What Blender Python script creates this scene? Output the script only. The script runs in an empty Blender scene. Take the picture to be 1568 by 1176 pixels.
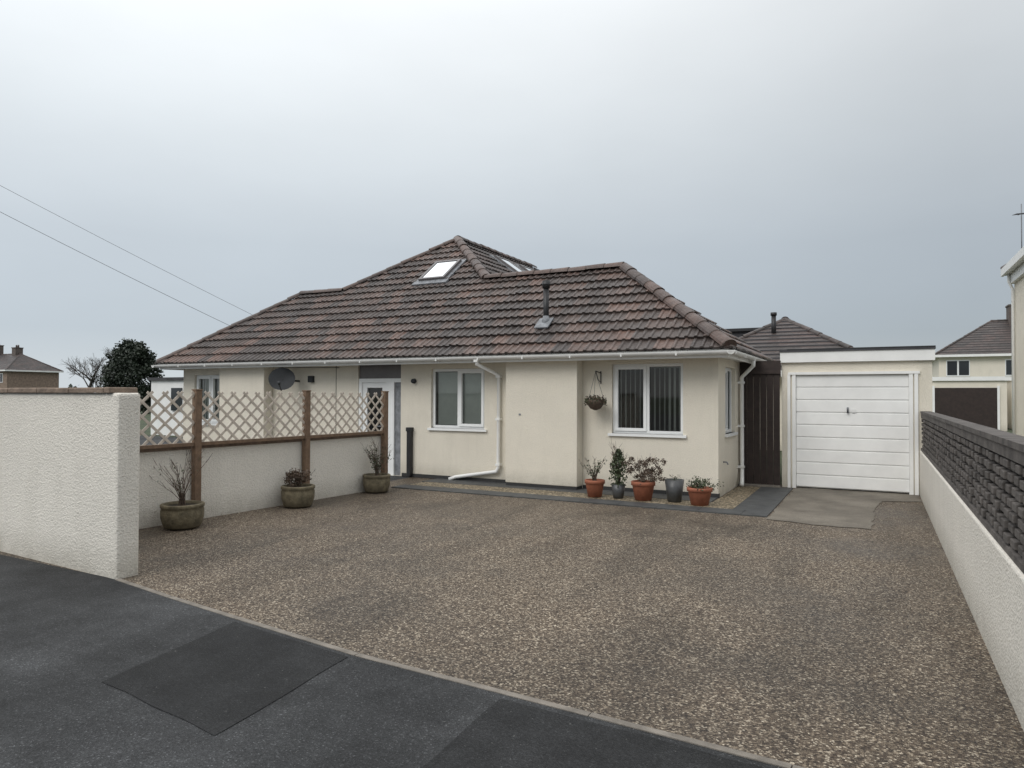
import bpy, bmesh, math, random
from mathutils import Vector, Matrix
random.seed(7)
S = bpy.context.scene
COL = S.collection

# ------------------------------------------------------------------ helpers
def link(o, parent=None):
    COL.objects.link(o)
    if parent: o.parent = parent
    return o
def empty(name, loc=(0,0,0)):
    e = bpy.data.objects.new(name, None); e.empty_display_size = .3
    return link(e)

class MB:
    def __init__(s): s.v=[]; s.f=[]; s.m=[]; s.mats=[]; s.c=[]; s.sm=[]
    def mi(s, mat):
        if mat not in s.mats: s.mats.append(mat)
        return s.mats.index(mat)
    def face(s, pts, mat, col=0.5, smooth=False):
        b=len(s.v); s.v += [tuple(p) for p in pts]
        s.f.append(tuple(range(b,b+len(pts)))); s.m.append(s.mi(mat)); s.c.append(col); s.sm.append(smooth)
    def grid(s, verts, faces, mat, col=0.5, smooth=False):
        b=len(s.v); s.v += [tuple(p) for p in verts]; k=s.mi(mat)
        for f in faces:
            s.f.append(tuple(b+i for i in f)); s.m.append(k); s.c.append(col); s.sm.append(smooth)
    def box(s, x0,x1,y0,y1,z0,z1, mat, fr=None, col=0.5):
        P=[(x0,y0,z0),(x1,y0,z0),(x1,y1,z0),(x0,y1,z0),(x0,y0,z1),(x1,y0,z1),(x1,y1,z1),(x0,y1,z1)]
        if fr: P=[fr(*p) for p in P]
        s.grid(P,[(0,3,2,1),(4,5,6,7),(0,1,5,4),(1,2,6,5),(2,3,7,6),(3,0,4,7)],mat,col)
    def tube(s, path, rad, mat, n=8, cap=True, col=0.5):
        path=[Vector(p) for p in path]
        if not isinstance(rad,(list,tuple)): rad=[rad]*len(path)
        V=[];F=[]
        ref=None
        for i,p in enumerate(path):
            if i==0: t=path[1]-p
            elif i==len(path)-1: t=p-path[i-1]
            else: t=(path[i+1]-p).normalized()+(p-path[i-1]).normalized()
            t.normalize()
            if ref is None:
                ref = Vector((0,0,1)) if abs(t.z)<.9 else Vector((1,0,0))
            a=(ref-t*ref.dot(t)).normalized(); ref=a; b=t.cross(a)
            for k in range(n):
                th=2*math.pi*k/n
                V.append(p+(a*math.cos(th)+b*math.sin(th))*rad[i])
        for i in range(len(path)-1):
            for k in range(n):
                F.append((i*n+k,i*n+(k+1)%n,(i+1)*n+(k+1)%n,(i+1)*n+k))
        if cap:
            F.append(tuple(range(n-1,-1,-1))); F.append(tuple((len(path)-1)*n+k for k in range(n)))
        s.grid(V,F,mat,col,smooth=n>4)
    def lathe(s, prof, cx,cy,cz, mat, n=24, sx=1,sy=1):
        V=[];F=[]
        for r,z in prof:
            for k in range(n):
                a=2*math.pi*k/n; V.append((cx+r*math.cos(a)*sx,cy+r*math.sin(a)*sy,cz+z))
        for i in range(len(prof)-1):
            for k in range(n): F.append((i*n+k,i*n+(k+1)%n,(i+1)*n+(k+1)%n,(i+1)*n+k))
        s.grid(V,F,mat,smooth=True)
    def obj(s, name, parent=None, merge=False, bevel=0):
        me=bpy.data.meshes.new(name); me.from_pydata(s.v,[],s.f)
        for m in s.mats: me.materials.append(m)
        me.polygons.foreach_set("material_index", s.m)
        me.polygons.foreach_set("use_smooth", s.sm)
        at=me.attributes.new("tile",'FLOAT','FACE'); at.data.foreach_set("value", s.c)
        me.update()
        if merge:
            bm=bmesh.new(); bm.from_mesh(me); bmesh.ops.remove_doubles(bm,verts=bm.verts,dist=1e-4)
            bm.to_mesh(me); bm.free()
        o=bpy.data.objects.new(name,me)
        link(o,parent)
        if bevel:
            b=o.modifiers.new("bevel",'BEVEL'); b.width=bevel; b.segments=2; b.limit_method='ANGLE'
        return o

# ------------------------------------------------------------------ materials
def newmat(name):
    m=bpy.data.materials.new(name); m.use_nodes=True
    nt=m.node_tree; return m,nt,nt.nodes,nt.links,nt.nodes["Principled BSDF"]
def ramp(N, stops, interp='LINEAR'):
    r=N.new('ShaderNodeValToRGB'); r.color_ramp.interpolation=interp
    e=r.color_ramp.elements
    e[0].position=stops[0][0]; e[0].color=(*stops[0][1],1)
    e[1].position=stops[-1][0]; e[1].color=(*stops[-1][1],1)
    for p,c in stops[1:-1]:
        x=e.new(p); x.color=(*c,1)
    return r
def g(v): return (v,v,v)
def noise(N,L,co,scale,detail=4,rough=.6):
    n=N.new('ShaderNodeTexNoise'); n.inputs['Scale'].default_value=scale; n.inputs['Detail'].default_value=detail
    n.inputs['Roughness'].default_value=rough
    L.new(co,n.inputs['Vector']); return n.outputs[0]
def mix(N,L,a,b,f,mode='MIX'):
    m=N.new('ShaderNodeMix'); m.data_type='RGBA'; m.blend_type=mode
    for i,x in ((6,a),(7,b)):
        if isinstance(x,tuple): m.inputs[i].default_value=(*x,1)
        else: L.new(x,m.inputs[i])
    if isinstance(f,(int,float)): m.inputs[0].default_value=f
    else: L.new(f,m.inputs[0])
    return m.outputs[2]
def bump(N,L,h,dist,strength,bsdf,prev=None):
    b=N.new('ShaderNodeBump'); b.inputs['Distance'].default_value=dist; b.inputs['Strength'].default_value=strength
    L.new(h,b.inputs['Height'])
    if prev: L.new(prev,b.inputs['Normal'])
    if bsdf: L.new(b.outputs[0],bsdf.inputs['Normal'])
    return b.outputs[0]
def geo(N): return N.new('ShaderNodeNewGeometry').outputs['Position']

def simple(name,c,rough=.5,var=.12,scale=6,metal=0,bumpd=0,bscale=60):
    m,nt,N,L,B=newmat(name); co=geo(N)
    n=noise(N,L,co,scale,6)
    r=ramp(N,[(.3,tuple(x*(1-var) for x in c)),(.7,tuple(min(1,x*(1+var)) for x in c))])
    L.new(n,r.inputs[0]); L.new(r.outputs[0],B.inputs['Base Color'])
    B.inputs['Roughness'].default_value=rough; B.inputs['Metallic'].default_value=metal
    if bumpd: bump(N,L,noise(N,L,co,bscale,3),bumpd,1,B)
    return m

def render_wall(name,c,fine=70,d=.012,stain=.16):
    m,nt,N,L,B=newmat(name); co=geo(N)
    n=noise(N,L,co,1.1,6,.65)
    r=ramp(N,[(.3,tuple(x*.92 for x in c)),(.65,c)]); L.new(n,r.inputs[0])
    mp=N.new('ShaderNodeMapping'); mp.inputs['Scale'].default_value=(3,3,.45); L.new(co,mp.inputs[0])
    st=noise(N,L,mp.outputs[0],1,5,.7); rs=ramp(N,[(.5,g(0)),(.8,g(stain))]); L.new(st,rs.inputs[0])
    c1=mix(N,L,r.outputs[0],(.34,.32,.25),rs.outputs[0])
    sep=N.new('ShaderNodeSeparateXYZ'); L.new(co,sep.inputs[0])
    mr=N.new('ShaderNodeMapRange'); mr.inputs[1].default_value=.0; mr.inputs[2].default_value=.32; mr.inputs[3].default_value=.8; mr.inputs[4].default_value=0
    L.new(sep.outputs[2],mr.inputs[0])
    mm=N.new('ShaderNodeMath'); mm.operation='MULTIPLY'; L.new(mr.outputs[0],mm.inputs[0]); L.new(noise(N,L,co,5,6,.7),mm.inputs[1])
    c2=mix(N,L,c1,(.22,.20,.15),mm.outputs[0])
    v=N.new('ShaderNodeTexVoronoi'); v.inputs['Scale'].default_value=fine*1.3; L.new(co,v.inputs['Vector'])
    fine_n=noise(N,L,co,fine,4,.7)
    rr=ramp(N,[(.35,g(.88)),(.6,g(1))]); L.new(fine_n,rr.inputs[0])
    c3=mix(N,L,c2,rr.outputs[0],1,'MULTIPLY')
    L.new(c3,B.inputs['Base Color']); B.inputs['Roughness'].default_value=.9
    b1=bump(N,L,fine_n,d,.9,None); bump(N,L,v.outputs[0],d*.5,.6,B,b1)
    return m

CREAM=render_wall("cream_roughcast",(.86,.80,.68))
CREAM2=render_wall("boundary_roughcast",(.84,.80,.72),fine=45,d=.016)
WHITE=simple("white_upvc",(.84,.85,.84),.35,.03)
WHITEP=simple("white_paint",(.84,.84,.82),.45,.05,3)
GUTTER=simple("gutter_plastic",(.74,.74,.72),.4,.08,2)
DARK=simple("dark_interior",(.035,.035,.035),.9)
PANEL=simple("door_top_panel",(.13,.12,.12),.35)
BLACK=simple("black_metal",(.02,.02,.022),.45,.3)
LEAD=simple("lead_flashing",(.20,.21,.225),.6,.4,9)
BROWNGATE=simple("brown_gate_paint",(.028,.017,.014),.6,.3,8)
WOOD=simple("post_timber",(.17,.11,.07),.75,.3,14,bumpd=.004)
LATH=simple("trellis_lath",(.54,.48,.41),.8,.2,12)
COPING=simple("coping_stone",(.20,.15,.115),.85,.35,9,bumpd=.01,bscale=30)
FENCE=simple("weathered_fence",(.095,.085,.078),.85,.5,7,bumpd=.006,bscale=40)
FENCEB=simple("fence_backing",(.03,.027,.025),.9,.3)
TERRA=simple("terracotta",(.30,.105,.058),.75,.3,9,bumpd=.002)
GREYPOT=simple("grey_glazed_pot",(.07,.073,.075),.4,.25,9)
STONEPOT=simple("mossy_stone_planter",(.14,.118,.075),.9,.45,12,bumpd=.01,bscale=35)
SOIL=simple("soil",(.03,.022,.016),.95,.4,30,bumpd=.02)
TWIG=simple("twig_bark",(.09,.062,.045),.8,.3,30)
BARK=simple("tree_bark",(.075,.066,.06),.9,.3,5)
SLAB=simple("slate_grey_paving",(.06,.063,.064),.6,.3,5,bumpd=.003)
EDGE=simple("edging_stone",(.19,.17,.145),.85,.35,8,bumpd=.004)
BLIND=simple("blind_fabric",(.80,.82,.78),.9,.05)
BLIND2=simple("blind_fabric_grey",(.66,.67,.64),.9,.05)
DISH=simple("dish_grey",(.03,.033,.036),.75,.2)
FELT=simple("felt_roof",(.06,.06,.065),.9,.3,3)
BRICK=simple("brick_pale",(.24,.18,.14),.9,.3,4)
BRICKD=simple("brick_sooty",(.12,.10,.09),.9,.3,4)

def leafmat(name,a,b):
    m,nt,N,L,B=newmat(name)
    at=N.new('ShaderNodeAttribute'); at.attribute_name='tile'
    r=ramp(N,[(0,a),(1,b)]); L.new(at.outputs['Fac'],r.inputs[0]); L.new(r.outputs[0],B.inputs['Base Color'])
    B.inputs['Roughness'].default_value=.6
    return m
LEAFG=leafmat("leaf_green",(.018,.028,.012),(.065,.085,.035))
LEAFR=leafmat("leaf_reddish",(.04,.022,.015),(.12,.085,.055))
CONIF=leafmat("conifer_foliage",(.008,.014,.008),(.028,.042,.024))

def glassmat():
    m,nt,N,L,B=newmat("window_glass"); N.remove(B)
    out=[n for n in N if n.type=='OUTPUT_MATERIAL'][0]
    t=N.new('ShaderNodeBsdfTransparent'); t.inputs[0].default_value=(.84,.88,.86,1)
    gl=N.new('ShaderNodeBsdfGlossy'); gl.inputs['Roughness'].default_value=.02
    fr=N.new('ShaderNodeFresnel'); fr.inputs[0].default_value=1.75
    mx=N.new('ShaderNodeMixShader'); L.new(fr.outputs[0],mx.inputs[0]); L.new(t.outputs[0],mx.inputs[1]); L.new(gl.outputs[0],mx.inputs[2])
    L.new(mx.outputs[0],out.inputs[0]); return m
GLASS=glassmat()
SKYGL,_,_N,_L,_B=newmat("rooflight_glass"); _B.inputs['Roughness'].default_value=.06
_B.inputs['Metallic'].default_value=.9; _B.inputs['Base Color'].default_value=(.85,.88,.9,1)

def tilemat(name,dark,mid,red):
    m,nt,N,L,B=newmat(name); co=geo(N)
    at=N.new('ShaderNodeAttribute'); at.attribute_name='tile'
    big=noise(N,L,co,.45,3,.5)
    a=N.new('ShaderNodeMath'); a.operation='MULTIPLY_ADD'; L.new(at.outputs['Fac'],a.inputs[0]); a.inputs[1].default_value=.42
    s=N.new('ShaderNodeMath'); s.operation='MULTIPLY_ADD'; L.new(big,s.inputs[0]); s.inputs[1].default_value=.72; s.inputs[2].default_value=.03; L.new(s.outputs[0],a.inputs[2])
    r=ramp(N,[(.30,dark),(.56,mid),(.76,tuple((x+y)/2 for x,y in zip(mid,red))),(.92,red)]); L.new(a.outputs[0],r.inputs[0])
    n2=noise(N,L,co,9,6,.7); rr=ramp(N,[(.35,g(.62)),(.65,g(1.12))]); L.new(n2,rr.inputs[0])
    c=mix(N,L,r.outputs[0],rr.outputs[0],1,'MULTIPLY')
    n3=noise(N,L,co,22,4,.65); r3=ramp(N,[(.56,g(0)),(.74,g(.55))]); L.new(n3,r3.inputs[0])
    c=mix(N,L,c,(.19,.18,.16),r3.outputs[0])
    L.new(c,B.inputs['Base Color'])
    rg=ramp(N,[(.3,g(.33)),(.7,g(.6))]); L.new(noise(N,L,co,3,4),rg.inputs[0]); L.new(rg.outputs[0],B.inputs['Roughness'])
    bump(N,L,noise(N,L,co,50,4,.7),.005,.8,B)
    return m
TILE=tilemat("concrete_roof_tile",(.040,.033,.031),(.074,.056,.049),(.185,.112,.088))
TILED=tilemat("old_roof_tile",(.035,.030,.028),(.055,.042,.038),(.09,.058,.05))
RIDGE=tilemat("ridge_tile",(.055,.040,.036),(.088,.058,.048),(.13,.08,.063))
MORTAR=simple("mortar",(.14,.12,.108),.9,.3,20)

def gravel():
    m,nt,N,L,B=newmat("resin_gravel"); co=geo(N)
    v=N.new('ShaderNodeTexVoronoi'); v.inputs['Scale'].default_value=100; L.new(co,v.inputs['Vector'])
    sp=N.new('ShaderNodeSeparateColor'); L.new(v.outputs['Color'],sp.inputs[0])
    r=ramp(N,[(0,(.030,.022,.016)),(.3,(.072,.053,.038)),(.6,(.122,.094,.067)),(.80,(.20,.16,.115)),(.92,(.34,.285,.215)),(1,(.52,.46,.36))])
    L.new(sp.outputs[0],r.inputs[0])
    md=noise(N,L,co,26,5,.75); rv=ramp(N,[(.35,g(.70)),(.65,g(1.3))]); L.new(md,rv.inputs[0])
    c=mix(N,L,r.outputs[0],rv.outputs[0],1,'MULTIPLY')
    big=noise(N,L,co,.5,6,.6); rb=ramp(N,[(.36,g(.62)),(.5,g(.93)),(.66,g(1.15))]); L.new(big,rb.inputs[0])
    c=mix(N,L,c,rb.outputs[0],1,'MULTIPLY')
    # streaky damp marks left by tyres / run-off
    mp=N.new('ShaderNodeMapping'); mp.inputs['Scale'].default_value=(1.6,.35,1); mp.inputs['Rotation'].default_value=(0,0,.25); L.new(co,mp.inputs[0])
    ty=noise(N,L,mp.outputs[0],1,5,.6); rt=ramp(N,[(.40,g(.76)),(.52,g(1))]); L.new(ty,rt.inputs[0])
    c=mix(N,L,c,rt.outputs[0],1,'MULTIPLY')
    L.new(c,B.inputs['Base Color'])
    rr=ramp(N,[(.35,g(.42)),(.62,g(.75))]); L.new(big,rr.inputs[0]); L.new(rr.outputs[0],B.inputs['Roughness'])
    bump(N,L,v.outputs['Distance'],.007,.7,B)
    B.inputs['Specular IOR Level'].default_value=.35
    return m
GRAVEL=gravel()
def asphalt(name,base,sc=150,contrast=1.0,tint=(1,1.04,1.08)):
    m,nt,N,L,B=newmat(name); co=geo(N)
    v=N.new('ShaderNodeTexVoronoi'); v.inputs['Scale'].default_value=sc; L.new(co,v.inputs['Vector'])
    sp=N.new('ShaderNodeSeparateColor'); L.new(v.outputs['Color'],sp.inputs[0])
    T=lambda k: tuple(base*k*t for t in tint)
    r=ramp(N,[(0,T(.55)),(.6,T(1)),(.93,T(1.3)),(1,T(2.8*contrast))]); L.new(sp.outputs[0],r.inputs[0])
    big=noise(N,L,co,.9,8,.7); rb=ramp(N,[(.38,g(.6)),(.5,g(.95)),(.64,g(1.55))]); L.new(big,rb.inputs[0])
    c=mix(N,L,r.outputs[0],rb.outputs[0],1,'MULTIPLY')
    n=noise(N,L,co,45,2,.5); rs=ramp(N,[(.72,g(0)),(.75,g(.5))]); L.new(n,rs.inputs[0])
    c=mix(N,L,c,(.2,.2,.19),rs.outputs[0])
    L.new(c,B.inputs['Base Color']); B.inputs['Roughness'].default_value=.75
    B.inputs['Specular IOR Level'].default_value=.25
    bump(N,L,v.outputs['Distance'],.004,.7,B)
    return m
ASPH=asphalt("old_asphalt",.038)
ASPHD=asphalt("patch_asphalt",.020,contrast=.7)
def concmat():
    m,nt,N,L,B=newmat("concrete_apron"); co=geo(N)
    n=noise(N,L,co,1.3,7,.65); r=ramp(N,[(.35,(.10,.085,.066)),(.52,(.165,.145,.115)),(.7,(.22,.195,.158))]); L.new(n,r.inputs[0])
    n2=noise(N,L,co,60,4,.7); r2=ramp(N,[(.35,g(.7)),(.65,g(1.15))]); L.new(n2,r2.inputs[0])
    L.new(mix(N,L,r.outputs[0],r2.outputs[0],1,'MULTIPLY'),B.inputs['Base Color']); B.inputs['Roughness'].default_value=.7
    bump(N,L,n2,.004,.8,B); return m
CONC=concmat()
PEBBLE,_,_N,_L,_B=newmat("pea_gravel")
_v=_N.new('ShaderNodeTexVoronoi'); _v.inputs['Scale'].default_value=45; _L.new(geo(_N),_v.inputs['Vector'])
_s=_N.new('ShaderNodeSeparateColor'); _L.new(_v.outputs['Color'],_s.inputs[0])
_r=ramp(_N,[(0,(.04,.032,.024)),(.5,(.16,.125,.075)),(1,(.48,.40,.28))]); _L.new(_s.outputs[0],_r.inputs[0]); _L.new(_r.outputs[0],_B.inputs['Base Color'])
bump(_N,_L,_v.outputs['Distance'],.02,.8,_B)
GRASS=simple("grass",(.045,.06,.028),.9,.4,.6,bumpd=.05,bscale=8)

# ------------------------------------------------------------------ ground
def sheet(name,pts,z,mat,parent=None):
    mb=MB(); mb.face([(x,y,z) for x,y in pts],mat)
    return mb.obj(name,parent)
R=lambda a,b,c,d:[(a,c),(b,c),(b,d),(a,d)]
sheet("ground",R(-600,600,-600,600),-.02,GRASS)
sheet("path",R(-26,-8.3,4.3,18),-.008,ASPH)
edge=[(-9.5,4.0),(-6.0,3.93),(-5.1,3.79),(-4.2,3.67),(-2.93,3.51),(-1.32,3.42),(-.34,3.36),(.9,3.31)]
sheet("pavement",[(-60,-40),(60,-40),(60,3.3)]+edge[::-1]+[(-60,4.1)],0,ASPH)
sheet("driveway",edge+[(.9,14),(-8.3,14),(-8.3,4.05)],-.004,GRAVEL)
def wobble(pts,amp=.015,step=.22):
    out=[]
    for a,b in zip(pts,pts[1:]+pts[:1]):
        a=Vector(a);b=Vector(b);k=max(1,int((b-a).length/step))
        for i in range(k):
            p=a.lerp(b,i/k); out.append((p.x+random.uniform(-amp,amp),p.y+random.uniform(-amp,amp)))
    return out
sheet("asphalt_patch",wobble([(-4.13,3.60),(-3.93,2.50),(-2.84,2.36),(-2.95,3.45)],.008),.004,ASPHD)
sheet("asphalt_patch",wobble([(-1.82,3.37),(-1.75,1.6),(1.6,1.5),(1.6,3.22),(-.34,3.29)],.008),.004,ASPHD)
mb=MB()
for i in range(1,len(edge)-1):
    a=Vector((*edge[i],0)); b=Vector((*edge[i+1],0)); t=(b-a).normalized(); n=Vector((-t.y,t.x,0))*.022
    L_=(b-a).length; k=max(1,int(L_/.9)); 
    for j in range(k):
        p=a+t*(L_*j/k+.003); q=a+t*(L_*(j+1)/k-.003); z=random.uniform(.004,.009)
        mb.grid([p-n+Vector((0,0,-.02)),q-n+Vector((0,0,-.02)),q+n+Vector((0,0,-.02)),p+n+Vector((0,0,-.02)),
                 p-n+Vector((0,0,z)),q-n+Vector((0,0,z)),q+n+Vector((0,0,z)),p+n+Vector((0,0,z))],
                [(4,5,6,7),(0,1,5,4),(1,2,6,5),(2,3,7,6),(3,0,4,7)],EDGE)
mb.obj("driveway_edging")
sheet("concrete_apron",wobble([(-1.3,9.95),(-.75,9.8),(-.05,9.8),(-.02,11.9),(.1,12.5),(.62,12.75),(.62,13.62),(-1.3,13.62)],.03,.15),.003,CONC)
mb=MB()
x=-7.68
while x<-1.4:
    w=min(.6,-1.33-x); mb.box(x+.003,x+w-.003,10.1,10.5,-.03,.012,SLAB); x+=.6
y=10.5
while y<13.4:
    mb.box(-1.85,-1.33,y+.003,min(y+.6,13.45)-.003,-.03,.012,SLAB); y+=.6
x=-7.68
while x<-2.3:
    mb.box(x+.003,x+.597,11.05,11.6,-.03,.010,SLAB); x+=.6
mb.obj("slate_paving")
sheet("gravel_border",R(-7.6,-1.86,10.5,11.05),.006,PEBBLE)
sheet("gravel_border",R(-2.25,-1.86,11.05,13.45),.006,PEBBLE)

# ------------------------------------------------------------------ bungalow
house=empty("rendered_bungalow")
YF=11.6; ZE=2.40; TP=.726
front=lambda u,n,w:(u,YF-n,w)
XS=-2.27
side=lambda u,n,w:(XS+n,u,w)
def wall(mb,fr,u0,u1,w0,w1,n,ops,depth,mat):
    us=sorted(set([u0,u1]+[o[0] for o in ops]+[o[1] for o in ops])); ws=sorted(set([w0,w1]+[o[2] for o in ops]+[o[3] for o in ops]))
    for a,b in zip(us,us[1:]):
        for c,d in zip(ws,ws[1:]):
            if any(o[0]<=a and b<=o[1] and o[2]<=c and d<=o[3] for o in ops): continue
            mb.face([fr(a,n,c),fr(b,n,c),fr(b,n,d),fr(a,n,d)],mat)
    for o in ops:
        a,b,c,d=o[:4]; m=n-depth
        mb.face([fr(a,n,c),fr(a,n,d),fr(a,m,d),fr(a,m,c)],mat)
        mb.face([fr(b,n,c),fr(b,m,c),fr(b,m,d),fr(b,n,d)],mat)
        mb.face([fr(a,n,d),fr(b,n,d),fr(b,m,d),fr(a,m,d)],mat)
        mb.face([fr(a,n,c),fr(a,m,c),fr(b,m,c),fr(b,n,c)],mat)
W1=(-7.85,-6.63,1.0,2.17); W2=(-4.08,-2.84,1.0,2.2); WL=(-14.8,-13.72,.95,2.12); DR=(-9.70,-8.59,0,2.28)
mb=MB()
wall(mb,front,-15.2,XS,0,2.30,0,[W1,W2,WL,DR],.22,CREAM)
WS=(12.2,13.1,1.0,2.15)
wall(mb,side,11.6,16,0,2.30,0,[WS],.22,CREAM)
mb.face([(-15.2,11.6,0),(-15.2,11.6,2.3),(-15.2,16,2.3),(-15.2,16,0)],CREAM)
mb.face([(-15.2,16,0),(XS,16,0),(XS,16,2.3),(-15.2,16,2.3)],CREAM)
mb.box(-14,-5.6,16.002,24.6,0,2.3,CREAM)
mb.obj("walls",house,merge=True)
mb=MB()
mb.box(-6.03,-4.62,11.33,11.598,.06,2.285,CREAM); mb.box(-13.6,-12.16,11.33,11.598,0,2.285,CREAM)
mb.obj("projecting_piers",house,bevel=.012)
mb=MB()
for a,b in ((-8.55,-6.04),(-4.61,XS+.01)): mb.box(a,b,11.588,11.66,0,.07,DARK)
mb.box(-6.02,-4.63,11.335,11.6,.0,.058,DARK)
mb.obj("damp_course",house)
mb=MB()
ROOM=simple("room_wall",(.35,.34,.31),.9)
for a,b in ((-8.4,-5.9),(-4.7,-2.5),(-15.1,-12),(-11,-8.45)):
    y0,y1,z0,z1=11.83,15,.02,2.27
    mb.face([(a,y1,z0),(b,y1,z0),(b,y1,z1),(a,y1,z1)],ROOM); mb.face([(a,y0,z0),(a,y1,z0),(a,y1,z1),(a,y0,z1)],ROOM)
    mb.face([(a,y0,z1),(b,y0,z1),(b,y1,z1),(a,y1,z1)],ROOM); mb.face([(a,y0,z0),(b,y0,z0),(b,y1,z0),(a,y1,z0)],DARK)
mb.obj("rooms",house)

def window(name,fr,o,blind=None,n0=-.06,sash=(0,),gap=.0,mid=.5,twist=.5,bw=.089,setb=.10):
    a,b,c,d=o; mb=MB(); f=.055
    B_=lambda u0,u1,w0,w1,p,q,m: mb.box(u0,u1,p,q,w0,w1,m,fr=lambda u,n,w:fr(u,n,w))
    p,q=n0-.06,n0
    B_(a+.002,b-.002,d-f,d-.002,p,q,WHITE); B_(a+.002,b-.002,c+.002,c+f,p,q,WHITE)
    B_(a+.002,a+f,c+f,d-f,p,q,WHITE); B_(b-f,b-.002,c+f,d-f,p,q,WHITE)
    m=a+(b-a)*mid
    B_(m-.03,m+.03,c+f,d-f,p,q,WHITE)
    pan=[(a+f,m-.03),(m+.03,b-f)]
    for i,(u0,u1) in enumerate(pan):
        if i in sash:
            s=.04; P,Q=p+.01,q+.018
            B_(u0-.012,u1+.012,d-f-s,d-f+.012,P,Q,WHITE); B_(u0-.012,u1+.012,c+f-.012,c+f+s,P,Q,WHITE)
            B_(u0-.012,u0+s,c+f+s,d-f-s,P,Q,WHITE); B_(u1-s,u1+.012,c+f+s,d-f-s,P,Q,WHITE)
        mb.face([fr(u0,q-.035,c+f),fr(u1,q-.035,c+f),fr(u1,q-.035,d-f),fr(u0,q-.035,d-f)],GLASS)
        for (x0,x1,z0,z1) in ((u0,u1,c+f,c+f+.008),(u0,u1,d-f-.008,d-f),(u0,u0+.008,c+f,d-f),(u1-.008,u1,c+f,d-f)):
            if i not in sash: mb.box(x0,x1,q-.034,q-.028,z0,z1,BLACK,fr=lambda u,n,w:fr(u,n,w))
    mb.box(a-.06,b+.06,n0-.05,.045,c-.045,c,WHITE,fr=lambda u,n,w:fr(u,n,w))
    if blind:
        u=a+.07
        while u<b-.08:
            t=twist*random.uniform(.85,1.1); h=bw/2
            du=h*math.cos(t); dn=h*math.sin(t); uc=u+h; s=setb
            mb.face([fr(uc-du,n0-s-dn,c+.03),fr(uc+du,n0-s+dn,c+.03),fr(uc+du,n0-s+dn,d-.03),fr(uc-du,n0-s-dn,d-.03)],blind)
            u+=bw+gap
        mb.box(a+.03,b-.03,n0-setb-.04,n0-setb+.02,d-.07,d-.03,WHITE,fr=lambda u,n,w:fr(u,n,w))
    return mb.obj(name,house)
window("window_centre",front,W1,BLIND,sash=(1,),twist=-.22)
window("window_right",front,W2,BLIND2,sash=(0,),twist=1.0,gap=-.003)
window("window_left",front,WL,BLIND2,sash=(0,1),mid=.5,twist=.2)
window("window_side",side,WS,BLIND2,sash=(0,),twist=.2)
mb=MB(); a,b,c,d=DR
def FB(u0,u1,w0,w1,p,q,m,col=.5): mb.box(u0,u1,p,q,w0,w1,m,fr=front)
FB(a,b,1.99,2.28,-.16,-.04,PANEL)
FB(a,b,1.91,1.99,-.14,-.02,WHITE)
FB(a,a+.08,0,1.91,-.14,-.02,WHITE)
FB(-8.98,-8.78,0,1.91,-.14,-.02,WHITE)
FB(-8.78,b,0,1.91,-.14,-.06,LEAD)
FB(a+.08,-8.98,.05,.85,-.12,-.05,WHITE); FB(a+.08,-8.98,1.8,1.91,-.12,-.05,WHITE)
FB(a+.08,a+.2,.85,1.8,-.12,-.05,WHITE); FB(-9.1,-8.98,.85,1.8,-.12,-.05,WHITE)
mb.face([front(a+.2,-.09,.85),front(-9.1,-.09,.85),front(-9.1,-.09,1.8),front(a+.2,-.09,1.8)],GLASS)
mb.tube([front(-9.04,-.02,1.0),front(-9.04,.02,1.0),front(-9.17,.02,1.0)],.012,LEAD)
mb.obj("front_door",house)
mb=MB()
XL,XR,Y0,Y1=-15.5,-2.0,11.1,16.2
mb.box(XL+.06,XR-.06,Y0+.06,Y0+.49,2.285,2.30,WHITEP); mb.box(XS+.01,XR-.06,11.59,Y1-.05,2.285,2.30,WHITEP)
mb.box(XL+.04,XR-.04,Y0+.03,Y0+.055,2.25,2.385,WHITEP)
mb.box(XR-.055,XR-.03,Y0+.056,Y1-.03,2.25,2.385,WHITEP); mb.box(XL+.03,XL+.055,Y0+.056,Y1-.03,2.25,2.385,WHITEP)
mb.obj("fascia_and_soffit",house)
def gutter(mb,P,Q,z,r=.062):
    P=Vector(P);Q=Vector(Q); t=(Q-P).normalized(); n=Vector((t.y,-t.x,0))
    V=[];K=10
    for e in (P,Q):
        for rr in (r,r-.006):
            for k in range(K+1):
                th=math.pi*k/K; V.append(e+n*math.cos(th)*rr+Vector((0,0,z-math.sin(th)*rr)))
    F=[];M=K+1
    for k in range(K):
        F.append((k,k+1,2*M+k+1,2*M+k)); F.append((M+k,3*M+k,3*M+k+1,M+k+1)); F.append((k,M+k,M+k+1,k+1)); F.append((2*M+k,2*M+k+1,3*M+k+1,3*M+k))
    F.append((0,2*M,3*M,M)); F.append((K,M+K,3*M+K,2*M+K))
    mb.grid(V,F,GUTTER,smooth=False)
    L_=(Q-P).length; k=int(L_/.9)
    for i in range(1,k):
        c=P+t*(L_*i/k); X=abs(t.x)>.5
        mb.box(c.x-(.012 if X else .064),c.x+(.012 if X else .064),c.y-(.064 if X else .012),c.y+(.06 if X else .012),z-.066,z-.03,GUTTER)
mb=MB()
gutter(mb,(XL-.03,Y0-.035,0),(XR+.1,Y0-.035,0),2.355); gutter(mb,(XR+.035,Y0-.1,0),(XR+.035,Y1,0),2.352)
gutter(mb,(XL-.035,Y1,0),(XL-.035,Y0-.1,0),2.352)
mb.obj("gutters",house)
mb=MB()
yo=11.6-.06
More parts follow.
